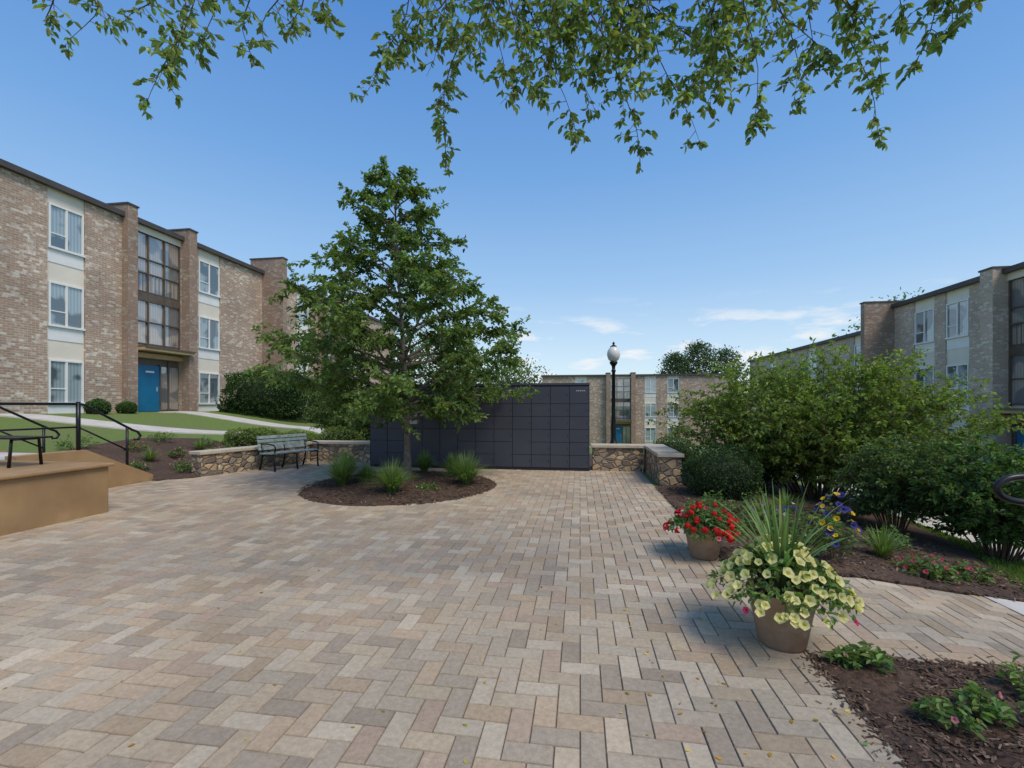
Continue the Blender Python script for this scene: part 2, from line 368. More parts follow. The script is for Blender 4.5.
def chips(name,sampler,n,size):
    vs=[];fs=[];cs=[]
    for _ in range(n):
        x,y,z=sampler(); l=size*random.uniform(.5,1.6); w=size*random.uniform(.2,.45); t=size*.12
        a=random.uniform(0,6.28); e=Matrix.Rotation(a,3,'Z')@Matrix.Rotation(random.uniform(-.4,.4),3,'Y')@Matrix.Rotation(random.uniform(-.4,.4),3,'X')
        i=len(vs)
        for p in((-l,-w,0),(l,-w*.7,0),(l*.9,w,0),(-l*.8,w*.8,0),(-l,-w,t),(l,-w*.7,t),(l*.9,w,t),(-l*.8,w*.8,t)):
            q=e@Vector(p)*.5; vs.append((x+q.x,y+q.y,z+q.z+size*.1))
        for f in((4,5,6,7),(0,1,5,4),(1,2,6,5),(2,3,7,6),(3,0,4,7)): fs.append(tuple(i+b for b in f))
        b=random.uniform(.5,1.7); c=random.choice([(.085,.05,.032),(.12,.075,.05),(.065,.04,.027),(.17,.115,.078)])
        cs+=[(c[0]*b,c[1]*b,c[2]*b,1)]*8
    me=bpy.data.meshes.new(name); me.from_pydata(vs,[],fs); me.materials.append(M['chip'])
    at=me.color_attributes.new('col','FLOAT_COLOR','POINT'); at.data.foreach_set('color',np.array(cs,dtype=np.float32).ravel())
    COL.objects.link(bpy.data.objects.new(name,me))
def s1():
    x=random.uniform(1.40,4.2)-(.06*random.random()**4 if random.random()<.3 else 0); y=random.uniform(1.2,3.19); return x,y,max(h(x,y)+.012+(mb(x,y) if x>1.5 and y<3.1 else .003),.014 if x<1.5 else -9)
chips('mulch_chips',s1,9000,.035)
def s2():
    x=random.uniform(1.42,4.4); y=random.uniform(4.6,9); return x,y,h(x,y)+.03+(mb(x,y) if x>1.55 and y>4.75 else .0)
chips('mulch_chips',s2,7000,.045)
def s3():
    a=random.uniform(0,6.283); r=1.86*math.sqrt(random.random()); x=RC[0]+r*math.cos(a); y=RC[1]+r*math.sin(a); return x,y,float(np.interp(r,rr[::-1],zz[::-1]))+.01
chips('mulch_chips',s3,3500,.05)
def s4():  # stray bits kicked onto the pavers along the bed edge
    if random.random()<.5: return 1.42-abs(random.gauss(0,.07)),random.uniform(1.2,3.1),.016
    if random.random()<.5: return random.uniform(1.5,3.3),3.17+abs(random.gauss(0,.05)),.016-.11*max(0,random.uniform(0,0))
    a=random.uniform(0,6.283); r=1.84+abs(random.gauss(0,.09)); return RC[0]+r*math.cos(a),RC[1]+r*math.sin(a),.016
chips('mulch_chips',s4,260,.022)

# ------------------------------------------------------------ buildings
def window(g,y0,y1,zt,hh):
    f=.06; x=-.02
    z0=zt-hh
    g.box(x-.05,x+.02,y0,y1,zt-f,zt,'white'); g.box(x-.05,x+.05,y0-.03,y1+.03,z0-.05,z0+.03,'white')
    g.box(x-.05,x+.02,y0,y0+f,z0+.03,zt-f,'white'); g.box(x-.05,x+.02,y1-f,y1,z0+.03,zt-f,'white')
    ym=(y0+y1)/2
    g.box(x-.05,x+.01,ym-.035,ym+.035,z0+.03,zt-f,'white')
    g.box(x-.047,x-.03,y0+f,ym-.035,z0+.03,zt-f,'g1'); g.box(x-.045,x-.032,ym+.035,y1-f,z0+.03,zt-f,'g1')
    zs=z0+.03+(hh)*.3
    g.box(x-.046,x+.0,y0+f,ym-.035,zs,zs+.04,'white')
def building(name,loc,rot,y0,y1,H,strips,bays,fins,bk='brick',depth=10,tops=(2.02,4.92,7.82)):
    E=empty(name,loc,rot)
    g=Geo(); w=Geo(); r=Geo(); d=Geo(); zb=-2.5
    g.box(-depth,-.3,y0,y1,zb,H,bk)
    cuts=sorted([(a,b,'s') for a,b in strips]+[(a,b,'b') for a,b,*_ in bays]); c=y0
    for a,b,t in cuts:
        if a>c: g.box(-.298,0,c,a,zb,H-.002,bk)
        c=b
    if y1>c: g.box(-.298,0,c,y1,zb,H-.002,bk)
    for a,b in strips:
        w.box(-.297,-.07,a+.002,b-.002,zb,H-.004,'cream')
        for zt in tops:
            window(w,a+.05,b-.05,zt,1.62)
            w.box(-.068,-.05,a+.03,b-.03,zt-1.62-.55,zt-1.62-.06,'white')
    for a,b,dr in bays:
        w.box(-.297,-.16,a,b,-.3,H-.01,'cream')
        w.box(-.158,-.14,a+.05,b-.05,3.1,H-.35,'g2')
        for yy in np.linspace(a+.025,b-.025,4): w.box(-.137,-.06,yy-.025,yy+.025,3.0,H-.3,'dark')
        for zz_ in(3.1,4.1,5.05,5.45,6.3,6.95,H-.33): w.box(-.136,-.07,a,b,zz_-.025,zz_+.025,'dark')
        w.box(-.134,-.08,a+.05,b-.05,5.08,5.42,'dark')
        for q in np.linspace(a+.15,b-.15,12): w.box(-.07,-.055,q-.008,q+.008,5.47,6.3,'dark')
        w.box(-.158,-.03,a+.001,b-.001,H-.33,H-.012,'cream')
        w.box(-.138,.65,a+.002,b+.1,2.74,2.86,'canopy'); w.box(-.138,.7,a+.001,b+.12,2.862,2.93,'dark')
        w.box(-.138,.1,a+.01,b-.01,2.45,2.66,'canopy')
        w.box(-.157,-.145,a+.02,b-.02,0,2.44,'dark')
        dy0=a+.3; dy1=a+1.4
        d.box(-.142,-.10,dy0,dy1,.02,2.12,'blue')
        for q in(dy0-.07,dy1): d.box(-.143,-.06,q,q+.07,0,2.2,'dark')
        d.box(-.10,-.075,dy1-.16,dy1-.1,.95,1.15,'grey')
        d.box(-.098,-.092,dy0+.42,dy0+.84,1.80,1.88,'white')
        w.box(-.142,-.13,dy1+.12,b-.08,.1,2.12,'g2')
        w.box(-.13,1.6,a,b,-.25,-.003,'concrete')
        w.box(-.128,-.07,dy1+.45,dy1+.5,.0,2.4,'dark')
    for a,b,p,ex,kk in fins:
        g.box(.002,p,a,b,zb,H+ex,kk); g.box(-.8,.001,a,b,H+.24,H+ex,kk)
        r.box(-.85,p+.04,a-.04,b+.04,H+ex,H+ex+.07,'fascia')
    r.box(-depth-.15,.0,y0-.1,y1+.1,H+.001,H+.08,'roof')
    segs=[];c=y0-.1
    for a,b,*_ in sorted(fins):
        segs.append((c,a-.005)); c=b+.005
    segs.append((c,y1+.1))
    for a,b in segs:
        if b>a: r.box(.003,.18,a,b,H-.04,H+.17,'fascia'); r.box(-.3,.001,a,b,H+.082,H+.17,'fascia')
    g.obj('brick_walls',E); w.obj('windows',E); r.obj('roof',E)
    if d.v: d.obj('door',E)
    return E
building('apartment_building',(-19.4,0,1.28),0,4,46,8.42,
  [(14.05,15.35),(20.75,22.2),(29.0,30.4),(36,37.4),(9.0,10.3)],[(17.25,19.75,1),(32,34.4,1)],
  [(16.8,17.25,.3,.5,'brick_shaded'),(19.75,20.2,.45,.5,'brick_shaded'),(25.5,25.9,1.4,.9,'brick_shaded'),(31.5,32,.4,.45,'brick_shaded'),(34.4,34.95,.4,.45,'brick_shaded')])
building('apartment_building',(17.1,0,-1.46),math.pi,-28.2,-6,8.42,
  [(-24.35,-23.0),(-26.4,-25.0),(-16.5,-15.1)],[(-21.2,-18.7,1)],
  [(-21.8,-21.2,.5,.2,'brick_gray'),(-18.7,-18.15,.5,.2,'brick_gray'),(-28.2,-27.85,1.5,.3,'brick_shaded')],bk='brick_gray')
building('apartment_building',(17.3,0,-2.4),math.pi,-50,-28.25,8.42,
  [(-32,-30.6),(-38,-36.6),(-45,-43.6)],[],[],bk='brick_gray')
building('apartment_building',(0,56,-3.1),-math.pi/2,-4.6,17,8.2,
  [(-.6,.8),(7.6,9),(10.2,11.6)],[(3.6,6.0,1)],[(3.1,3.6,.6,.3,'brick_shaded'),(6.0,6.5,.6,.3,'brick_shaded')],bk='brick')

# ------------------------------------------------------------ stone walls
def wallseg(g,p,q,th,z0,z1,capov=.04):
    p=Vector(p);q=Vector(q);t=(q-p).normalized();n=Vector((-t.y,t.x))*th/2
    def ring(a,b,nn,za,zb,k):
        c=[a-nn,b-nn,b+nn,a+nn]
        g.poly([(v.x,v.y,za) for v in c]+[(v.x,v.y,zb) for v in c],[(0,3,2,1),(4,5,6,7),(0,1,5,4),(1,2,6,5),(2,3,7,6),(3,0,4,7)],k)
    ring(p,q,n,z0,z1,'stone')
    nn=n*(1+capov*2/th)
    ring(p-t*capov,q+t*capov,nn,z1+.001,z1+.07,'cap')
g=Geo(); wallseg(g,(-8.42,8.95),(-7.62,11.78),.34,-.2,.5); g.obj('stone_wall',bevel=.008)
g=Geo(); wallseg(g,(-7.75,12.02),(-5.25,12.02),.36,-.2,.51); g.obj('stone_wall',bevel=.008)
g=Geo(); wallseg(g,(.3,11.35),(1.5,11.35),.34,-.2,.57); g.obj('stone_wall',bevel=.008)
g=Geo(); wallseg(g,(1.76,11.5),(1.76,9.3),.42,-.2,.575); g.obj('stone_wall',bevel=.008)

# ------------------------------------------------------------ locker bank
E=empty('parcel_locker_bank')
b=Geo(); LX0=-5.33; LX1=.21; LY=11.06; LH=2.08
b.box(LX0,LX1,LY,LY+.62,.0,LH,'locker_gap'); b.box(LX0-.02,LX1+.02,LY-.03,LY+.66,LH+.001,LH+.05,'locker')
b.box(LX0-.015,LX0-.001,LY-.02,LY+.6,.02,LH,'locker'); b.box(LX1+.001,LX1+.015,LY-.02,LY+.6,.02,LH,'locker')
b.box(LX0,LX1,LY-.012,LY-.001,.0,.07,'locker_gap')
b.obj('cabinet',E)
dd=Geo(); nc=12; cw=(LX1-LX0)/nc
pats=[[.31,.31,.31,.31,.31,.42],[.62,.31,.31,.31,.42],[.31,.62,.31,.31,.42],[.93,.31,.31,.42],[.31,.31,.31,.62,.42]]
for c in range(nc):
    x0=LX0+c*cw; z=.08
    pt=pats[0] if c>=9 else pats[[1,4,0,2,3,4,0,1,2][c]]
    if c==2: pt=[.93,.62,.42]
    for hh in pt:
        dd.box(x0+.006,x0+cw-.006,LY-.022,LY-.001,z+.005,z+hh-.006,'locker')
        if c!=2: dd.box(x0+cw-.05,x0+cw-.035,LY-.027,LY-.0225,z+hh*.5-.03,z+hh*.5+.03,'locker_gap')
        z+=hh
dd.obj('doors',E,bevel=.003)
s=Geo(); x0=LX0+2*cw
s.box(x0+.13,x0+.33,LY-.03,LY-.0225,1.12,1.38,'grey'); s.box(x0+.17,x0+.29,LY-.035,LY-.0225,.98,1.05,'locker_gap')
for q in range(5): s.box(LX1-.3+q*.045,LX1-.27+q*.045,LY-.0275,LY-.0225,1.93,1.955,'grey')
s.obj('control_panel',E)

# ------------------------------------------------------------ stairs / stucco block / railings
g=Geo(); g.box(-9.15,-6.92,-3,5.8,-.1,.69,'stucco'); g.box(-9.2,-6.87,-3,5.85,.691,.74,'stucco'); g.obj('stucco_terrace_wall',bevel=.015)
g=Geo()
g.box(-11.1,-9.21,2,6.95,-.1,.72,'concrete')
for i in range(4): g.box(-10.9,-9.1,6.95+i*.3,6.95+(i+1)*.3,-.1,.72-(i+1)*.144,'concrete')
for x in(-9.1,-11.12):
    vs=[];prof=[(6.0,-.1),(8.35,-.1),(8.35,.14),(7.05,.78),(6.0,.78)]
    for xx in(x,x+.22): vs+=[(xx,a,b_) for a,b_ in prof]
    g.poly(vs,[(0,1,2,3,4),(9,8,7,6,5)]+[((i+1)%5,i,5+i,5+(i+1)%5) for i in range(5)],'stucco')
g.obj('garden_steps')
def railing(x):
    g=Geo()
    top=[(x,3.0,1.62),(x,7.02,1.62),(x,7.1,1.6),(x,8.0,1.1),(x,8.12,1.05),(x,8.18,.97),(x,8.14,.9),(x,8.05,.9)]
    g.tube(top,.024,'black',8)
    g.tube([(x,3.0,1.2),(x,7.02,1.2)],.016,'black',8)
    for y in(3.4,5.2): g.tube([(x,y,.7),(x,y,1.62)],.024,'black',8)
    g.tube([(x,7.0,.7),(x,7.0,1.66)],.034,'black',8)
    g.tube([(x,7.0,1.2),(x,7.9,.7)],.016,'black',8)
    g.tube([(x,7.9,.2),(x,7.9,1.15)],.024,'black',8)
    g.obj('stair_handrail',smooth=True)
railing(-9.0); railing(-11.0)
g=Geo()
g.tube(curve([(3.6,3.25,1.13),(2.9,3.25,1.15),(2.68,3.25,1.155),(2.59,3.25,1.12),(2.57,3.25,1.08),(2.60,3.25,1.03),(2.7,3.25,1.0),(2.9,3.25,1.0)],6),.021,'black',10)
g.tube([(3.05,3.25,-.2),(3.05,3.25,1.14)],.021,'black',10); g.tube([(3.6,3.25,1.13),(5.0,3.25,.7)],.021,'black',10); g.tube([(5,3.25,-.3),(5,3.25,.7)],.021,'black',10)
g.tube([(2.88,3.25,1.0),(3.05,3.25,1.0)],.021,'black',10)
g.obj('stair_handrail',smooth=True)
E=empty('metal_bench',(-8.35,5.3,.74))
g=Geo()
for i in range(5): g.box(-.85,.85,-.2+i*.085,-.2+i*.085+.065,.39,.415,'black')
g.obj('seat',E,bevel=.004)
for n_,x in enumerate((-.65,.65)):
    g=Geo(); g.tube([(x,-.18,0),(x,-.15,.38),(x,.17,.38),(x,.2,0)],.02,'black',6); g.obj('leg_%d'%(n_+1),E,smooth=True)

# ------------------------------------------------------------ bench
E=empty('park_bench',(-7.2,10.5,.012),math.radians(-20))
g=Geo()
for i in range(5): 
    x=-.2+i*.1; g.box(x,x+.08,-.68,.68,.40+.004*i,.43+.004*i,'bench')
g.obj('seat',E,bevel=.006)
g=Geo()
for i in range(4):
    z=.49+i*.09; x=-.24-.02*i-.02
    g.poly([(x,-.68,z),(x+.03,-.68,z),(x+.03,.68,z),(x,.68,z),(x-.02,-.68,z+.07),(x+.01,-.68,z+.07),(x+.01,.68,z+.07),(x-.02,.68,z+.07)],[(0,3,2,1),(4,5,6,7),(0,1,5,4),(1,2,6,5),(2,3,7,6),(3,0,4,7)],'bench')
g.obj('backrest',E,bevel=.006)
for n_,y in enumerate((-.6,0,.6)):
    g=Geo()
    g.tube([(.27,y,0),(.24,y,.2),(.25,y,.39)],[.025,.02,.022],'black',6)
    g.tube([(-.33,y,0),(-.24,y,.23),(-.22,y,.4),(-.28,y,.62),(-.34,y,.86)],[.026,.02,.022,.02,.016],'black',6)
    g.tube([(-.24,y,.385),(.27,y,.385)],.018,'black',6)
    if y: g.tube([(-.29,y,.63),(-.05,y,.65),(.22,y,.63),(.28,y,.57),(.25,y,.39)],.018,'black',6)
    g.obj('leg_%d'%(n_+1),E,smooth=True)

# ------------------------------------------------------------ street lamp
E=empty('street_lamp',(1.02,14.3,h(1.02,14.3)))
g=Geo()
g.lathe([(0.001,0),(.2,0),(.2,.08),(.16,.12),(.15,.4),(.11,.46),(.085,.55),(.07,.6),(.06,1.5),(.05,2.62),(.07,2.64),(.07,2.68),(.05,2.7),(.055,2.8),(.1,2.86),(.12,2.9),(.12,2.94),(.001,2.95)],'black',20); g.obj('post',E,smooth=True)
g=Geo(); g.lathe([(.09,2.95),(.15,3.0),(.19,3.1),(.2,3.18),(.18,3.28),(.14,3.34),(.1,3.4),(.001,3.42)],'globe',24); g.obj('globe',E,smooth=True)
g=Geo(); g.lathe([(.11,3.395),(.08,3.43),(.03,3.46),(.03,3.49),(.045,3.51),(.001,3.56)],'black',20); g.obj('cap',E,smooth=True)

# ------------------------------------------------------------ vegetation
def unit(v): return v/np.maximum(np.linalg.norm(v,axis=-1,keepdims=True),1e-9)
def rdir(n): return unit(rng.normal(size=(n,3)))
class Plant:
    def __init__(s): s.g=Geo(); s.P=[];s.D=[];s.N=[];s.L=[];s.W=[];s.C=[];s.extra=[]
    def leaves(s,P,D,N,L,W,C): s.P.append(P);s.D.append(D);s.N.append(N);s.L.append(L);s.W.append(W);s.C.append(C)
    def build(s,name,leafmat='leaf',fold=.22,droop=.18):
        V=list(s.g.v);F=list(s.g.f);MI=list(s.g.m);mats=list(s.g.mats); cols=[(.1,.08,.06,1)]*len(V)
        if s.P:
            P=np.concatenate(s.P);D=unit(np.concatenate(s.D));N=np.concatenate(s.N);L=np.concatenate(s.L)[:,None];W=np.concatenate(s.W)[:,None];C=np.concatenate(s.C)
            S=unit(np.cross(D,N)); N=np.cross(S,D)
            a=[P, P+D*.35*L-S*W*.5+N*fold*W, P+D*.7*L-S*W*.38+N*(fold*W-droop*.4*L), P+D*L-N*droop*L, P+D*.7*L+S*W*.38+N*(fold*W-droop*.4*L), P+D*.35*L+S*W*.5+N*fold*W]
            vv=np.stack(a,1).reshape(-1,3); i0=len(V); V+=vv.tolist()
            idx=(i0+6*np.arange(len(P)))[:,None]
            f=np.concatenate([idx+np.array([[0,5,4,3]]),idx+np.array([[0,3,2,1]])]).tolist(); F+=f
            if leafmat not in mats: mats.append(leafmat)
            MI+=[mats.index(leafmat)]*len(f)
            cols=np.concatenate([np.array(cols).reshape(-1,4),np.concatenate([np.repeat(C,6,axis=0),np.ones((len(P)*6,1))],1)]) 
        for (ev,ef,ec,em) in s.extra:
            i0=len(V); V+=ev; F+=[tuple(i0+q for q in f) for f in ef]
            if em not in mats: mats.append(em)
            MI+=[mats.index(em)]*len(ef); cols=np.concatenate([np.array(cols).reshape(-1,4),np.array(ec).reshape(-1,4)])
        me=bpy.data.meshes.new(name); me.from_pydata(V,[],F)
        for k in mats: me.materials.append(M[k])
        me.polygons.foreach_set('material_index',MI)
        at=me.color_attributes.new('col','FLOAT_COLOR','POINT'); at.data.foreach_set('color',np.array(cols,dtype=np.float32).ravel())
        me.update(); o=bpy.data.objects.new(name,me); COL.objects.link(o); return o
def lcol(base,n,var=.25,hue=.12):
    b=np.array(base)[None]*np.exp(rng.normal(0,var,(n,1))); b=b*(1+rng.normal(0,hue,(n,1))*np.array([[1,.1,-.2]])); return np.clip(b,.004,.95)
def twig_leaves(pl,p0,p1,n,L,base,flat=.6,var=.22,bend=0,shade=1):
    p0=np.array(p0);p1=np.array(p1); ax=p1-p0; ln=np.linalg.norm(ax)+1e-9; ax=ax/ln
    t=rng.uniform(.08,1.02,n)[:,None]
    P=p0+ax*ln*t+rng.normal(0,.012,(n,3)); P[:,2]-=bend*(t[:,0]**2)
    side=unit(np.cross(ax,rdir(n))); side[:,2]*=(1-flat)
    D=unit(side+ax*.5+rng.normal(0,.2,(n,3))); D[:,2]-=.15
    N=unit(np.array([0,0,1.])+rng.normal(0,.45,(n,3)))
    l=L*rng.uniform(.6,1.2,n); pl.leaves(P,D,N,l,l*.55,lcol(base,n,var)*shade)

def small_tree(name,base,top,zlo,prof,nbr,col,leafL,trunk_r,lean=(0,0)):
    pl=Plant(); bx,by,bz=base
    tp=[]
    for t in np.linspace(0,1,9): tp.append((bx+lean[0]*t+.05*math.sin(t*5),by+lean[1]*t+.04*math.sin(t*7+1),bz+t*(top-bz)*.97))
    pl.g.tube(tp,[trunk_r*(1.35 if i==0 else 1)*(1-.93*i/8) for i in range(9)],'bark',9)
    tp=np.array(tp)
    for k in range(nbr):
        u=(k+.5)/nbr; z=zlo+(top-zlo)*(u**1.12)*.97
        a=k*2.39996+random.uniform(-.35,.35)
        R=float(np.interp(z,[p[0] for p in prof],[p[1] for p in prof]))*random.uniform(.62,1.12)
        rise=random.uniform(.2,.65)*R if u<.75 else random.uniform(.5,1.1)*R
        zs=max(z-rise*.65,bz+.9)
        o=np.array([np.interp(zs,tp[:,2],tp[:,0]),np.interp(zs,tp[:,2],tp[:,1]),zs])
        dv=np.array([math.cos(a),math.sin(a),0])
        pts=[o+dv*R*t+np.array([0,0,rise*(t**.8)-.16*R*t*t])+rng.normal(0,.03,3)*t for t in np.linspace(0,1,6)]
        rb=.012+.02*R/2.4
        pl.g.tube(pts,[rb*(1-.85*i/5) for i in range(6)],'bark',5,False)
        nt=int(6+R*10)
        for j in range(nt):
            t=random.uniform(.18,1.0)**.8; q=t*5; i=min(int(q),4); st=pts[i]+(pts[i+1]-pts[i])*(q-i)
            sd=1 if j%2 else -1; aa=a+sd*random.uniform(.3,1.4); l=random.uniform(.25,.6)*(1.15-t*.5)*(.55+R*.3)
            en=st+np.array([math.cos(aa)*l,math.sin(aa)*l,random.uniform(-.35,.45)*l*1.6])
            pl.g.tube([st,(st+en)/2+np.array([0,0,.02]),en],[.006,.004,.002],'twig',3,False)
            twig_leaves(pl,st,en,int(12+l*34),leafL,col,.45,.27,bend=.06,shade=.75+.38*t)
    return pl.build(name)
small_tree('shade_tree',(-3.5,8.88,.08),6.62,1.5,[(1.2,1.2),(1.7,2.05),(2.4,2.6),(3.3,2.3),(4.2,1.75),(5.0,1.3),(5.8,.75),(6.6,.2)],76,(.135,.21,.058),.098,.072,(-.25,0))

def shrub(name,c,rx,ry,H,z0,stems,twigs,lper,leafL,col,tl=.4,bark='twig',up=1.0,rmin=.35,var=.25,srad=.018):
    pl=Plant(); cx,cy=c; bz=h(cx,cy)+.02
    for k in range(stems):
        a=k*2.39996+random.uniform(-.3,.3); rr_=math.sqrt((k+.5)/stems)
        ex=cx+rx*rr_*math.cos(a)*.9; ey=cy+ry*rr_*math.sin(a)*.9
        top=bz+z0+(H-z0)*(math.sqrt(max(0,1-rr_**2*.85)))*random.uniform(.8,1.08)
        p0=np.array([cx+.15*rx*math.cos(a)*rr_,cy+.15*ry*math.sin(a)*rr_,bz-.03]); p1=np.array([ex,ey,top])
        mid=p0*.5+p1*.5; mid[2]+=.12*H; mid[:2]=p0[:2]*.6+p1[:2]*.4
        pts=[(1-t)**2*p0+2*t*(1-t)*mid+t*t*p1 for t in np.linspace(0,1,7)]
        pl.g.tube(pts,[srad*(1-.85*i/6) for i in range(7)],bark,5,False)
        for j in range(twigs):
            t=random.uniform(rmin,1.0); q=t*6; i=min(int(q),5); st=pts[i]+(pts[i+1]-pts[i])*(q-i)
            dr=rdir(1)[0]; dr[2]=abs(dr[2])*.5*up+random.uniform(-.45,.3); dr[:2]+=.5*np.array([math.cos(a),math.sin(a)])
            l=tl*random.uniform(.5,1.25); en=st+unit(dr)*l
            if en[2]<bz+z0*.7: en[2]=bz+z0*.7+random.uniform(0,.2)
            pl.g.tube([st,en],[.005,.002],bark,3,False)
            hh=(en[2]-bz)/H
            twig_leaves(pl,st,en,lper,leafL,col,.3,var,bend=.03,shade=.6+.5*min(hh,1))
    return pl.build(name)
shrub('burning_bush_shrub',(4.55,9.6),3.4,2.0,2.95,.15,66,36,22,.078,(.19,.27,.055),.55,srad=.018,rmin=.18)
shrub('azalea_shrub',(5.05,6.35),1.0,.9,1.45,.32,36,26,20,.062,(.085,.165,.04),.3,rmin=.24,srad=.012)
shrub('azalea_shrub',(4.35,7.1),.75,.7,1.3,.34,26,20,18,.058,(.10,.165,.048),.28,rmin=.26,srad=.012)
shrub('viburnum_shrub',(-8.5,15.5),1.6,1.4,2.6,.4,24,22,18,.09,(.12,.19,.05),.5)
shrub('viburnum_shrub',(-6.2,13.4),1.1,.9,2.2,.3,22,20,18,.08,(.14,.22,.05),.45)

def clipped(name,c,rx,ry,rz,n,leafL,col,box=2.0,zc=None):
    cx,cy=c; bz=h(cx,cy); cz=bz+rz*.85 if zc is None else zc
    pl=Plant()
    u=rdir(n); e=2/box
    s_=np.sign(u)*np.abs(u)**e; s_=s_/ (np.abs(s_)**box).sum(1,keepdims=True)**(1/box)
    lump=np.array([1+.16*mn.noise(Vector((a*2.3+cx,b*2.3,d*2.3)))+.09*mn.noise(Vector((a*6,b*6+cy,d*6))) for a,b,d in s_])[:,None]
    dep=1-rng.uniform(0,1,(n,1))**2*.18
    P=np.array([cx,cy,cz])+s_*lump*dep*np.array([rx,ry,rz]); 
    keep=P[:,2]>bz-.02; P=P[keep]; s2=s_[keep]; dd_=dep[keep]
    m=len(P); Nn=unit(s2+rng.normal(0,.5,(m,3))); D=unit(np.cross(Nn,rdir(m))+s2*.5)
    l=leafL*rng.uniform(.6,1.3,m)
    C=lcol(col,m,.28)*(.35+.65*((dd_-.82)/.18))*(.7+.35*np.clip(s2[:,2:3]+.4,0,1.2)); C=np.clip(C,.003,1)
    pl.leaves(P,D,Nn,l,l*.6,C)
    for k in range(10):
        a=k*.63; pl.g.tube([(cx,cy,bz-.05),(cx+rx*.5*math.cos(a),cy+ry*.5*math.sin(a),cz)],[.02,.008],'twig',4,False)
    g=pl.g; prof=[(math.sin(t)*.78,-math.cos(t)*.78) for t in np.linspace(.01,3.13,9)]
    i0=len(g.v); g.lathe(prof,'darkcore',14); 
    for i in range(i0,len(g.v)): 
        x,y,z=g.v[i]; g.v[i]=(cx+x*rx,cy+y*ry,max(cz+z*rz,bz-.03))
    return pl.build(name)
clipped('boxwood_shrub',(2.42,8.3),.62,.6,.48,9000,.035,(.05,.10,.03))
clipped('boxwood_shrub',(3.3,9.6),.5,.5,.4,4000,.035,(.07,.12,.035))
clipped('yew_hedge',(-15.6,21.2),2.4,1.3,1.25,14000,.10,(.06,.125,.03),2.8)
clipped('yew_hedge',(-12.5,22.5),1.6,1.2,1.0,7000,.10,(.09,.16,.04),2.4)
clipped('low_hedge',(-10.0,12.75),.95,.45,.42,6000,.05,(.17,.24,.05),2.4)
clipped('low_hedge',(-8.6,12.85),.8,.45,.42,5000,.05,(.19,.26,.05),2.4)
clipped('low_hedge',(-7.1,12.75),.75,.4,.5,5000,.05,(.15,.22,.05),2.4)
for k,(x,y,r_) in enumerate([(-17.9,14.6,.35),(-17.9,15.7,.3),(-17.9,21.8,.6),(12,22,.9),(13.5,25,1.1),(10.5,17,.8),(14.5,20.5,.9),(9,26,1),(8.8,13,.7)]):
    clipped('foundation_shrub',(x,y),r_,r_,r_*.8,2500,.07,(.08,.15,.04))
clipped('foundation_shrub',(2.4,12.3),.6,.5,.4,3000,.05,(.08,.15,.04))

# grasses
def grass(name,c,r,hgt,n,col,w=.012,seg=5,arch=.7,z=None,mat='blade'):
    pl=Plant(); V=[];F=[];C=[]
    cz=h(*c)+.02 if z is None else z
    for k in range(n):
        a=random.uniform(0,6.283); l=hgt*random.uniform(.6,1.15); o=random.uniform(0,.12)*r; sp=random.uniform(.1,1)*r
        d=Vector((math.cos(a),math.sin(a),0)); s_=Vector((-d.y,d.x,0)); i0=len(V)
        cc=lcol(col,1,.22)[0]
        for i in range(seg+1):
            t=i/seg; p=Vector((c[0],c[1],cz))+d*(o+sp*t**1.4)+Vector((0,0,l*(t-arch*.55*t*t*(sp/r))))
            ww=w*(1-t**2)*.5+.0006
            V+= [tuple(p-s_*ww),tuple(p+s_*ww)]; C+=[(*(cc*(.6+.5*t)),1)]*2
        for i in range(seg): F.append((i0+2*i,i0+2*i+1,i0+2*i+3,i0+2*i+2))
    pl.extra.append((V,F,C,mat)); return pl.build(name)
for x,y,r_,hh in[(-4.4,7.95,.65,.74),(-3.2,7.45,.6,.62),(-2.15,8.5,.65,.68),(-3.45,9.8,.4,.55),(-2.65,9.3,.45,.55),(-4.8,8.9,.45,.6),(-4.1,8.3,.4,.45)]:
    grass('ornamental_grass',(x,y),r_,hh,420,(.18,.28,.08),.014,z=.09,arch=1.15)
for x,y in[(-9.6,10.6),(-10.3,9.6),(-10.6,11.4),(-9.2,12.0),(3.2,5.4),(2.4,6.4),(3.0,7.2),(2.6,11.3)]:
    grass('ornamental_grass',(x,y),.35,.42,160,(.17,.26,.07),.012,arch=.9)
# turf blades on the verge beside the walk
pl=Plant(); n=15000
y=rng.uniform(4.8,11,n); x=rng.uniform(4.1,5.35,n); edge=np.interp(y,[4.6,5.5,6.6,8.2,10,12],[4.0,4.35,4.9,5.2,5.3,5.0]); k_=x>edge+.02; x=x[k_];y=y[k_]; m=len(x)
z=np.array([h(a,b)-.003 for a,b in zip(x,y)]); D=unit(np.stack([rng.normal(0,.35,m),rng.normal(0,.35,m),np.ones(m)],1))
pl.leaves(np.stack([x,y,z],1),D,rdir(m),rng.uniform(.04,.08,m),np.full(m,.008),lcol((.15,.23,.05),m,.25)); pl.build('turf_grass',leafmat='blade')

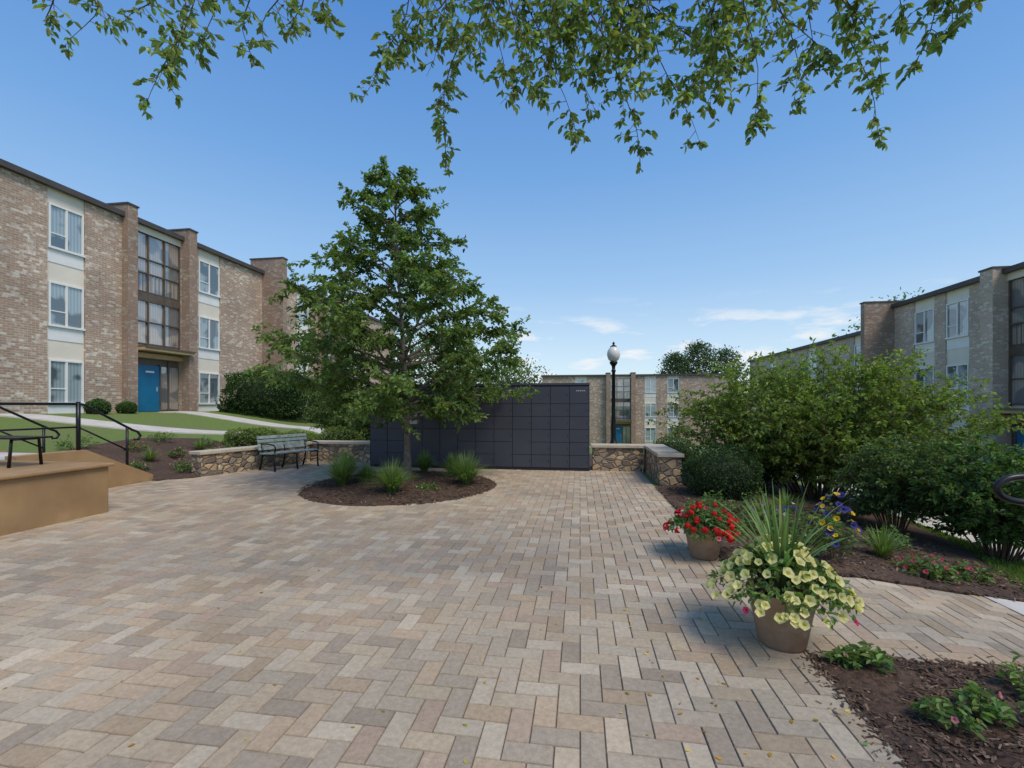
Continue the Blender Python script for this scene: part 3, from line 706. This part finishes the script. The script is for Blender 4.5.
def clump(name,c,r,hgt,n,L,col,flowers=None,z=None,flat=.0):
    pl=Plant(); cz=h(*c)+.03 if z is None else z
    nst=max(5,int(n/9))
    for k in range(nst):
        a=random.uniform(0,6.28); q=math.sqrt(random.random())
        tip=np.array([c[0]+r*q*math.cos(a),c[1]+r*q*math.sin(a),cz+hgt*(1-.6*q*q)*random.uniform(.7,1.1)])
        b0=np.array([c[0]+r*.25*q*math.cos(a),c[1]+r*.25*q*math.sin(a),cz-.02])
        pl.g.tube([b0,(b0+tip)/2+np.array([0,0,.03*hgt]),tip],[.004,.003,.0015],'twig',3,False)
        twig_leaves(pl,b0+(tip-b0)*.35,tip,9,L,col,.3,.25)
    if flowers: 
        for fc,fn,fs_,sh in flowers:
            for k in range(fn):
                a=random.uniform(0,6.28); q=math.sqrt(random.random())
                p=Vector((c[0]+r*q*math.cos(a),c[1]+r*q*math.sin(a),cz+hgt*(1-.62*q*q)*random.uniform(.9,1.15)+.01))
                nrm=Vector((math.cos(a)*q+random.gauss(0,.3),math.sin(a)*q+random.gauss(0,.3)-.35,.75)).normalized()
                flower(pl,p,nrm,fs_*random.uniform(.75,1.15),fc,sh)
    return pl.build(name)
def flower(pl,p,n,s,col,kind='petunia'):
    u=n.orthogonal().normalized(); v=n.cross(u); V=[];F=[];C=[]
    if kind=='petunia':
        ns_=10; col=np.array(col)*random.uniform(.85,1.1)
        V.append(tuple(p-n*s*.25)); C.append((*(np.array(col)*np.array([.75,.7,.15])),1))
        for rr_,zz_,br in((.45,.02,.95),(1,.12,1)):
            for j in range(ns_):
                a=2*math.pi*j/ns_; q=rr_*s*.5*(1.0 if j%2 else (.86 if rr_==1 else 1))
                w=p+(u*math.cos(a)+v*math.sin(a))*q+n*(zz_*s+random.uniform(-.05,.05)*s)
                V.append(tuple(w)); C.append((*np.clip(np.array(col)*br,0,.9),1))
        for j in range(ns_):
            k=(j+1)%ns_; F.append((0,1+j,1+k)); F.append((1+j,1+ns_+j,1+ns_+k,1+k))
    else:
        for q in range(14):
            d=Vector((random.gauss(0,1),random.gauss(0,1),random.gauss(0,1))).normalized(); d=(d+n*.5).normalized()
            c_=p+d*s*.5; uu=d.orthogonal().normalized(); vv=d.cross(uu); i0=len(V); cc=np.array(col)*random.uniform(.6,1.2)
            ss=s*.3
            for j in range(5):
                a=2*math.pi*j/5+q; V.append(tuple(c_+(uu*math.cos(a)+vv*math.sin(a))*ss)); C.append((*np.clip(cc,0,.9),1))
            F.append(tuple(i0+j for j in range(5)))
    pl.extra.append((V,F,C,'petal'))
for x,y,r_,hh in[(2.0,2.62,.12,.14),(1.79,2.5,.13,.13),(2.42,2.85,.14,.2),(2.3,2.55,.13,.18),(1.75,3.02,.1,.1),(1.6,3.05,.07,.06),(2.7,2.75,.12,.2),(2.75,2.2,.15,.2),(1.85,1.9,.12,.15)]:
    clump('bedding_plant',(x,y),r_,hh,110,.055,(.16,.25,.07),[((.55,.2,.25),2,.03,'petunia')])
for x,y,r_,hh,fc in[(3.35,4.95,.25,.2,(.5,.06,.12)),(3.75,5.05,.2,.16,(.55,.1,.16)),(2.2,5.5,.22,.3,None),(2.9,6.2,.3,.35,None),(1.8,6.2,.22,.25,None),(3.6,6.0,.25,.3,None),(2.0,7.1,.3,.3,None),
    (1.9,5.9,.28,.35,None),(2.3,6.1,.28,.3,(.35,.12,.4)),(2.75,5.5,.25,.3,None),(1.75,6.8,.25,.3,None),(2.5,7.0,.3,.35,None),
    (-9.4,9.6,.3,.25,(.5,.2,.3)),(-10.3,10.4,.3,.3,(.5,.15,.2)),(-9.3,11.1,.35,.3,None),(-11,9.9,.3,.3,(.5,.1,.1)),(-10.9,11.9,.35,.3,None),(-9.9,8.9,.25,.25,(.55,.3,.35)),(-2.7,7.9,.25,.2,None),(-4.2,9.1,.25,.2,None),(-10.2,12.0,.3,.3,None),(-8.7,10.2,.3,.25,None),
    (-11.4,11.0,.4,.35,None),(-9.0,9.3,.25,.3,None),(-10.1,11.2,.35,.3,(.6,.3,.4)),(-11.6,9.0,.4,.35,None),(-8.6,11.3,.3,.3,None)]:
    clump('perennial_plant',(x,y),r_,hh,220,.06,(.13,.21,.06),[(fc,12,.04,'petunia')] if fc else None)
clump('pansy_plant',(2.5,4.95),.22,.66,280,.06,(.14,.22,.07),[((.75,.5,.02),16,.065,'petunia'),((.05,.05,.22),18,.075,'petunia')])
clump('pansy_plant',(2.25,5.35),.2,.45,200,.06,(.14,.22,.07),[((.05,.05,.2),8,.06,'petunia'),((.7,.7,.65),4,.05,'petunia')])

def pot(c,R,H_,name='flower_pot'):
    E=empty(name,(c[0],c[1],.0135)); g=Geo()
    g.lathe([(0.001,.0),(R*.66,0),(R*.69,.02),(R*.86,H_*.62),(R*.93,H_*.8),(R*.96,H_*.82),(R*1.0,H_*.84),(R*1.02,H_*.97),(R*.99,H_),(R*.9,H_),(R*.88,H_*.86)],'terracotta',36)
    g.obj('clay_pot',E,smooth=True)
    g=Geo(); g.lathe([(R*.89,H_*.88),(R*.5,H_*.92),(.001,H_*.94)],'soil',24); g.obj('soil',E,smooth=True); return E
def potfill(name,c,R,z0,rad,hgt,n,L,col,fl):
    pl=Plant()
    for k in range(n//9):
        a=random.uniform(0,6.28); q=math.sqrt(random.random())
        tip=np.array([c[0]+rad*q*math.cos(a),c[1]+rad*q*math.sin(a),z0+hgt*(1-1.15*q*q)*random.uniform(.7,1.1)])
        b0=np.array([c[0]+R*.6*q*math.cos(a),c[1]+R*.6*q*math.sin(a),z0-.03]); md=(b0+tip)/2; md[2]+=.08
        pl.g.tube([b0,md,tip],[.004,.003,.0015],'twig',3,False)
        twig_leaves(pl,md,tip,9,L,col,.3,.25)
    for fc,fn,fs_,kind in fl:
        for k in range(fn):
            a=random.uniform(0,6.28); q=math.sqrt(random.random())*1.03
            p=Vector((c[0]+rad*q*math.cos(a),c[1]+rad*q*math.sin(a),z0+.015+hgt*(1-1.15*q*q)*random.uniform(.9,1.15)))
            nrm=Vector((math.cos(a)*q+random.gauss(0,.3),math.sin(a)*q+random.gauss(0,.3)-.3,.6)).normalized()
            flower(pl,p,nrm,fs_*random.uniform(.75,1.15),fc,kind)
    return pl.build(name)
P2=(1.33,3.27); pot(P2,.21,.36)
potfill('petunia_plant',P2,.2,.38,.43,.28,1700,.05,(.16,.25,.07),[((.80,.74,.34),140,.066,'petunia'),((.6,.05,.15),8,.05,'petunia')])
grass('spike_plant',P2,.52,.78,64,(.18,.28,.09),.026,6,.75,z=.36)
P1=(1.28,5.0); pot(P1,.2,.31)
potfill('geranium_plant',P1,.19,.31,.38,.24,1600,.05,(.12,.21,.06),[((.62,.02,.02),44,.065,'cluster'),((.75,.7,.65),6,.04,'petunia'),((.7,.1,.2),10,.05,'petunia')])

# overhanging tree
pl=Plant()
TH=math.radians(8.5)
def W(s,d,z): return np.array([s*math.cos(TH)-d*math.sin(TH), s*math.sin(TH)+d*math.cos(TH), z])
pl.g.tube(curve([(3.5,.6,-.1),(3.45,.65,1.5),(3.5,.8,3.0),(3.3,1.6,4.2),(3.1,2.6,4.8)],5),list(np.linspace(.17,.07,21)),'bark',10)
limb=curve([tuple(W(3.3,2.4,4.75)),tuple(W(2.2,3.0,4.62)),tuple(W(1,3.2,4.5)),tuple(W(0,3.1,4.6)),tuple(W(-1.2,3.0,4.62)),tuple(W(-2.4,2.9,4.55)),tuple(W(-3.3,3.0,4.5))],6)
pl.g.tube(limb,list(np.linspace(.065,.012,len(limb))),'bark',7)
limb2=curve([(3.4,.8,3.2),(3.9,-.4,4.6),(4.4,-1.6,5.2)],6)
pl.g.tube(limb2,list(np.linspace(.08,.012,len(limb2))),'bark',7)
limbA=np.array(limb)
TW=[(-2.97,-3.17,4.17),(-2.12,-2.38,3.47),(-1.95,-2.12,3.87),(-1.59,-1.79,3.97),(-1.39,-1.53,4.15),(-.8,-1.0,3.61),(-.5,-.9,3.87),(-.25,-.44,3.11),(-.3,-.54,3.61),(-.1,-.28,3.8),(.2,-.08,3.51),(.0,.41,3.24),(.45,.18,3.61),(.4,.58,3.54),(.55,.875,3.18),(.9,.71,3.67),(1.1,.91,3.87),(.9,1.24,3.31),(1.1,1.43,3.61),(1.3,1.63,3.47),(1.5,1.89,3.6),(1.75,2.16,3.8),(2.1,2.42,3.6),(2.3,2.49,3.34),(2.4,2.75,3.87),(2.7,2.95,4.1),
  (-2.0,-2.25,3.65),(-1.5,-1.7,4.05),(-2.3,-2.5,4.05),(2.5,2.85,3.95),(2.2,2.6,4.0),(-2.9,-3.05,4.05)]
for k in range(22):
    s0=random.uniform(-1.1,2.4); TW.append((s0,s0+random.uniform(-.35,.35),random.uniform(3.75,4.1)))
for k in range(8):
    s0=random.uniform(.0,1.6); TW.append((s0,s0+random.uniform(-.35,.35),random.uniform(3.55,3.9)))
for s0,s1_,z1 in TW:
    d=random.uniform(2.75,3.35)
    st=W(s0+random.uniform(-.1,.1),d,4.55); en=W(s1_*d/3,d+random.uniform(-.15,.15),1.6+(z1-1.6)*d/3)
    i=int(np.argmin(np.abs(limbA@np.array([math.cos(TH),math.sin(TH),0])-s0)))
    n_=8; pts=[]
    side=random.choice([-1,1])*random.uniform(.03,.12)
    for t in np.linspace(0,1,n_): pts.append(st+(en-st)*t+W(side*math.sin(t*math.pi)+.02*math.sin(t*9+s0),0,0))
    pl.g.tube([limbA[i],(limbA[i]+st)/2+np.array([0,0,.03])]+pts,[.012,.009]+list(np.linspace(.006,.0013,n_)),'twig',4,False)
    LN=np.linalg.norm(en-st)
    ns2=int(LN*24)
    for j in range(ns2):
        t=random.uniform(.1,1)**.85; q=t*(n_-1); a=min(int(q),n_-2); p=pts[a]+(pts[a+1]-pts[a])*(q-a)
        dr=rdir(1)[0]; dr[2]=-abs(dr[2])*.5-.1; l=random.uniform(.06,.24)*(1.3-t*.8); e2=p+unit(dr)*l
        pl.g.tube([p,e2],[.0025,.001],'twig',3,False)
        m=random.randint(4,7)+int(l*12)
        tt=rng.uniform(.15,1,m)[:,None]; P=p+(e2-p)*tt
        D=unit(rdir(m)*np.array([[1,1,.5]])+np.array([0,0,-.4])+unit(dr)*.5); N=unit(rdir(m)+np.array([0,0,.7]))
        L_=.058*rng.uniform(.6,1.2,m); pl.leaves(P,D,N,L_,L_*.5,lcol((.20,.28,.085),m,.3,.15))
for k in range(40):
    a=random.randrange(4,len(limb2)); p=np.array(limb2[a]); e2=p+unit(rdir(1)[0])*random.uniform(.3,.7)
    pl.g.tube([p,e2],[.006,.002],'twig',3,False); twig_leaves(pl,p,e2,16,.06,(.1,.16,.04))
pl.build('overhanging_tree',fold=.25)

# fallen leaves / petals on the pavers
pl=Plant(); n=200
P=np.stack([rng.uniform(-4,1.4,n),rng.uniform(1.2,7,n),np.full(n,.019)],1)
P[:80,0]=rng.uniform(.2,1.4,80); P[:80,1]=rng.uniform(1.8,4.4,80)
a=rng.uniform(0,6.28,n); D=np.stack([np.cos(a),np.sin(a),np.zeros(n)],1)
L_=rng.uniform(.014,.036,n); cc=lcol((.50,.36,.05),n,.3,.2); pl.leaves(P,D,np.tile([[0,0,1.]],(n,1)),L_,L_*.5,cc)
pl.build('fallen_leaves',fold=.1,droop=-.02)

# distant trees
def far_tree(name,c,R,H_,col,n=5000,L=.4):
    pl=Plant(); cx,cy=c; bz=h(cx,cy)
    pl.g.tube([(cx,cy,bz),(cx+.2,cy,bz+H_*.5),(cx,cy,bz+H_*.95)],[R*.09,R*.06,.04],'bark',7)
    nb=46; 
    for k in range(nb):
        u=(k+.5)/nb; a=k*2.4+random.uniform(-.3,.3)
        r=R*math.sqrt(max(.05,1-(2*u-1)**2*.95))*random.uniform(.55,1.05); z=bz+H_*(.3+.68*u)
        p=np.array([cx+r*.75*math.cos(a),cy+r*.75*math.sin(a),z]); 
        pl.g.tube([(cx,cy,z-r*.4),tuple(p)],[R*.02+.03,.02],'bark',4,False)
        m=n//nb; sg=np.array([R*.2,R*.2,R*.12])
        Q=p+rng.normal(size=(m,3))*sg; pl.leaves(Q,rdir(m),unit(rdir(m)+np.array([0,0,1.])),L*rng.uniform(.5,1.2,m),L*.5*rng.uniform(.6,1.2,m),lcol(col,m,.3)*(.75+.5*u))
    return pl.build(name)
far_tree('pine_tree',(16.2,82),3.0,13.6,(.06,.10,.045),5000,.45)
far_tree('pine_tree',(20.5,84),3.4,15.6,(.06,.10,.045),5000,.45)
far_tree('pine_tree',(25.5,86),3.4,14.6,(.06,.10,.045),4000,.45)
far_tree('maple_tree',(32,50),5,14.9,(.11,.18,.05),5000,.4)
far_tree('maple_tree',(39,56),5,13,(.11,.18,.05),3500,.4)
far_tree('maple_tree',(-10,62),6,9.0,(.11,.17,.05),5000,.4)
far_tree('maple_tree',(-18,58),6,10,(.10,.16,.045),5000,.4)
pl=Plant(); n=26000
a=rng.uniform(-1.3,1.3,n); rad=rng.uniform(110,135,n); x=np.sin(a)*rad; y=np.cos(a)*rad
top=np.array([5.0+2.5*mn.noise(Vector((q*9,1,0)))+1.2*mn.noise(Vector((q*30,5,0))) for q in a]); z=-3.2+(top+1)*rng.uniform(0,1,n)**.8
pl.leaves(np.stack([x,y,z],1),rdir(n),rdir(n),rng.uniform(.8,1.8,n),rng.uniform(.5,1.1,n),lcol((.08,.12,.06),n,.3))
pl.build('distant_trees')

# ------------------------------------------------------------ sky, sun, camera
SUN_EL=math.radians(56); SUN_AZ=math.radians(128)
w=bpy.data.worlds.new('World'); scene.world=w; w.use_nodes=True; nt=w.node_tree; L=nt.links.new
bg=nt.nodes['Background']; sky=node(nt,'ShaderNodeTexSky',sky_type='NISHITA'); sky.sun_disc=False
sky.sun_elevation=SUN_EL; sky.sun_rotation=SUN_AZ; sky.air_density=1.0; sky.dust_density=.6; sky.ozone_density=2.0
tc=node(nt,'ShaderNodeTexCoord'); mp=node(nt,'ShaderNodeMapping'); mp.inputs['Scale'].default_value=(3.2,3.2,13); mp.inputs['Location'].default_value=(2.2,5.2,1.4); L(tc.outputs['Generated'],mp.inputs[0])
n=node(nt,'ShaderNodeTexNoise'); n.inputs['Scale'].default_value=2.3; n.inputs['Detail'].default_value=8; n.inputs['Roughness'].default_value=.55; L(mp.outputs[0],n.inputs['Vector'])
r=node(nt,'ShaderNodeValToRGB'); r.color_ramp.elements[0].position=.54; r.color_ramp.elements[1].position=.66; L(n.outputs['Fac'],r.inputs['Fac'])
sp=node(nt,'ShaderNodeSeparateXYZ'); L(tc.outputs['Generated'],sp.inputs[0])
el=node(nt,'ShaderNodeMapRange',interpolation_type='SMOOTHSTEP'); el.inputs['From Min'].default_value=.12; el.inputs['From Max'].default_value=.24; el.inputs['To Min'].default_value=.9; el.inputs['To Max'].default_value=0; L(sp.outputs[2],el.inputs['Value'])
mu=node(nt,'ShaderNodeMath',operation='MULTIPLY'); L(r.outputs[0],mu.inputs[0]); L(el.outputs[0],mu.inputs[1])
hs=node(nt,'ShaderNodeHueSaturation'); hs.inputs['Saturation'].default_value=1.0; hs.inputs['Value'].default_value=1.5; L(sky.outputs[0],hs.inputs['Color'])
gr=node(nt,'ShaderNodeValToRGB'); e=gr.color_ramp.elements
e[0].position=0; e[0].color=(.74,.85,.92,1); e[1].position=1; e[1].color=(.07,.20,.54,1)
for p,c in((.08,(.60,.77,.90)),(.25,(.33,.55,.84)),(.45,(.165,.38,.75)),(.65,(.085,.26,.66))):
    q=e.new(p); q.color=c4(c)
L(sp.outputs[2],gr.inputs['Fac'])
sc=node(nt,'ShaderNodeVectorMath',operation='SCALE'); L(gr.outputs[0],sc.inputs[0]); sc.inputs['Scale'].default_value=1/.15
m0=node(nt,'ShaderNodeMixRGB'); m0.inputs['Fac'].default_value=.85; L(hs.outputs[0],m0.inputs['Color1']); L(sc.outputs[0],m0.inputs['Color2'])
mx=node(nt,'ShaderNodeMixRGB'); L(mu.outputs[0],mx.inputs['Fac']); L(m0.outputs[0],mx.inputs['Color1']); mx.inputs['Color2'].default_value=(6.0,6.15,6.3,1)
L(mx.outputs[0],bg.inputs['Color']); bg.inputs['Strength'].default_value=.15
sd=bpy.data.lights.new('sun','SUN'); sd.energy=2.9; sd.angle=math.radians(26); sd.color=(1,.90,.76)
so=bpy.data.objects.new('sun',sd); COL.objects.link(so)
dv=Vector((math.sin(SUN_AZ)*math.cos(SUN_EL),math.cos(SUN_AZ)*math.cos(SUN_EL),math.sin(SUN_EL)))
so.rotation_euler=dv.to_track_quat('Z','Y').to_euler(); so.location=(0,0,30)
cd=bpy.data.cameras.new('camera'); cd.lens=16; cd.sensor_width=36; cd.shift_y=21/1024; cd.clip_end=3000; cd.clip_start=.05
co=bpy.data.objects.new('camera',cd); COL.objects.link(co); co.location=(0,0,1.6); co.rotation_euler=(math.pi/2,0,TH); scene.camera=co
scene.view_settings.view_transform='Standard'; scene.view_settings.look='None'; scene.view_settings.exposure=0
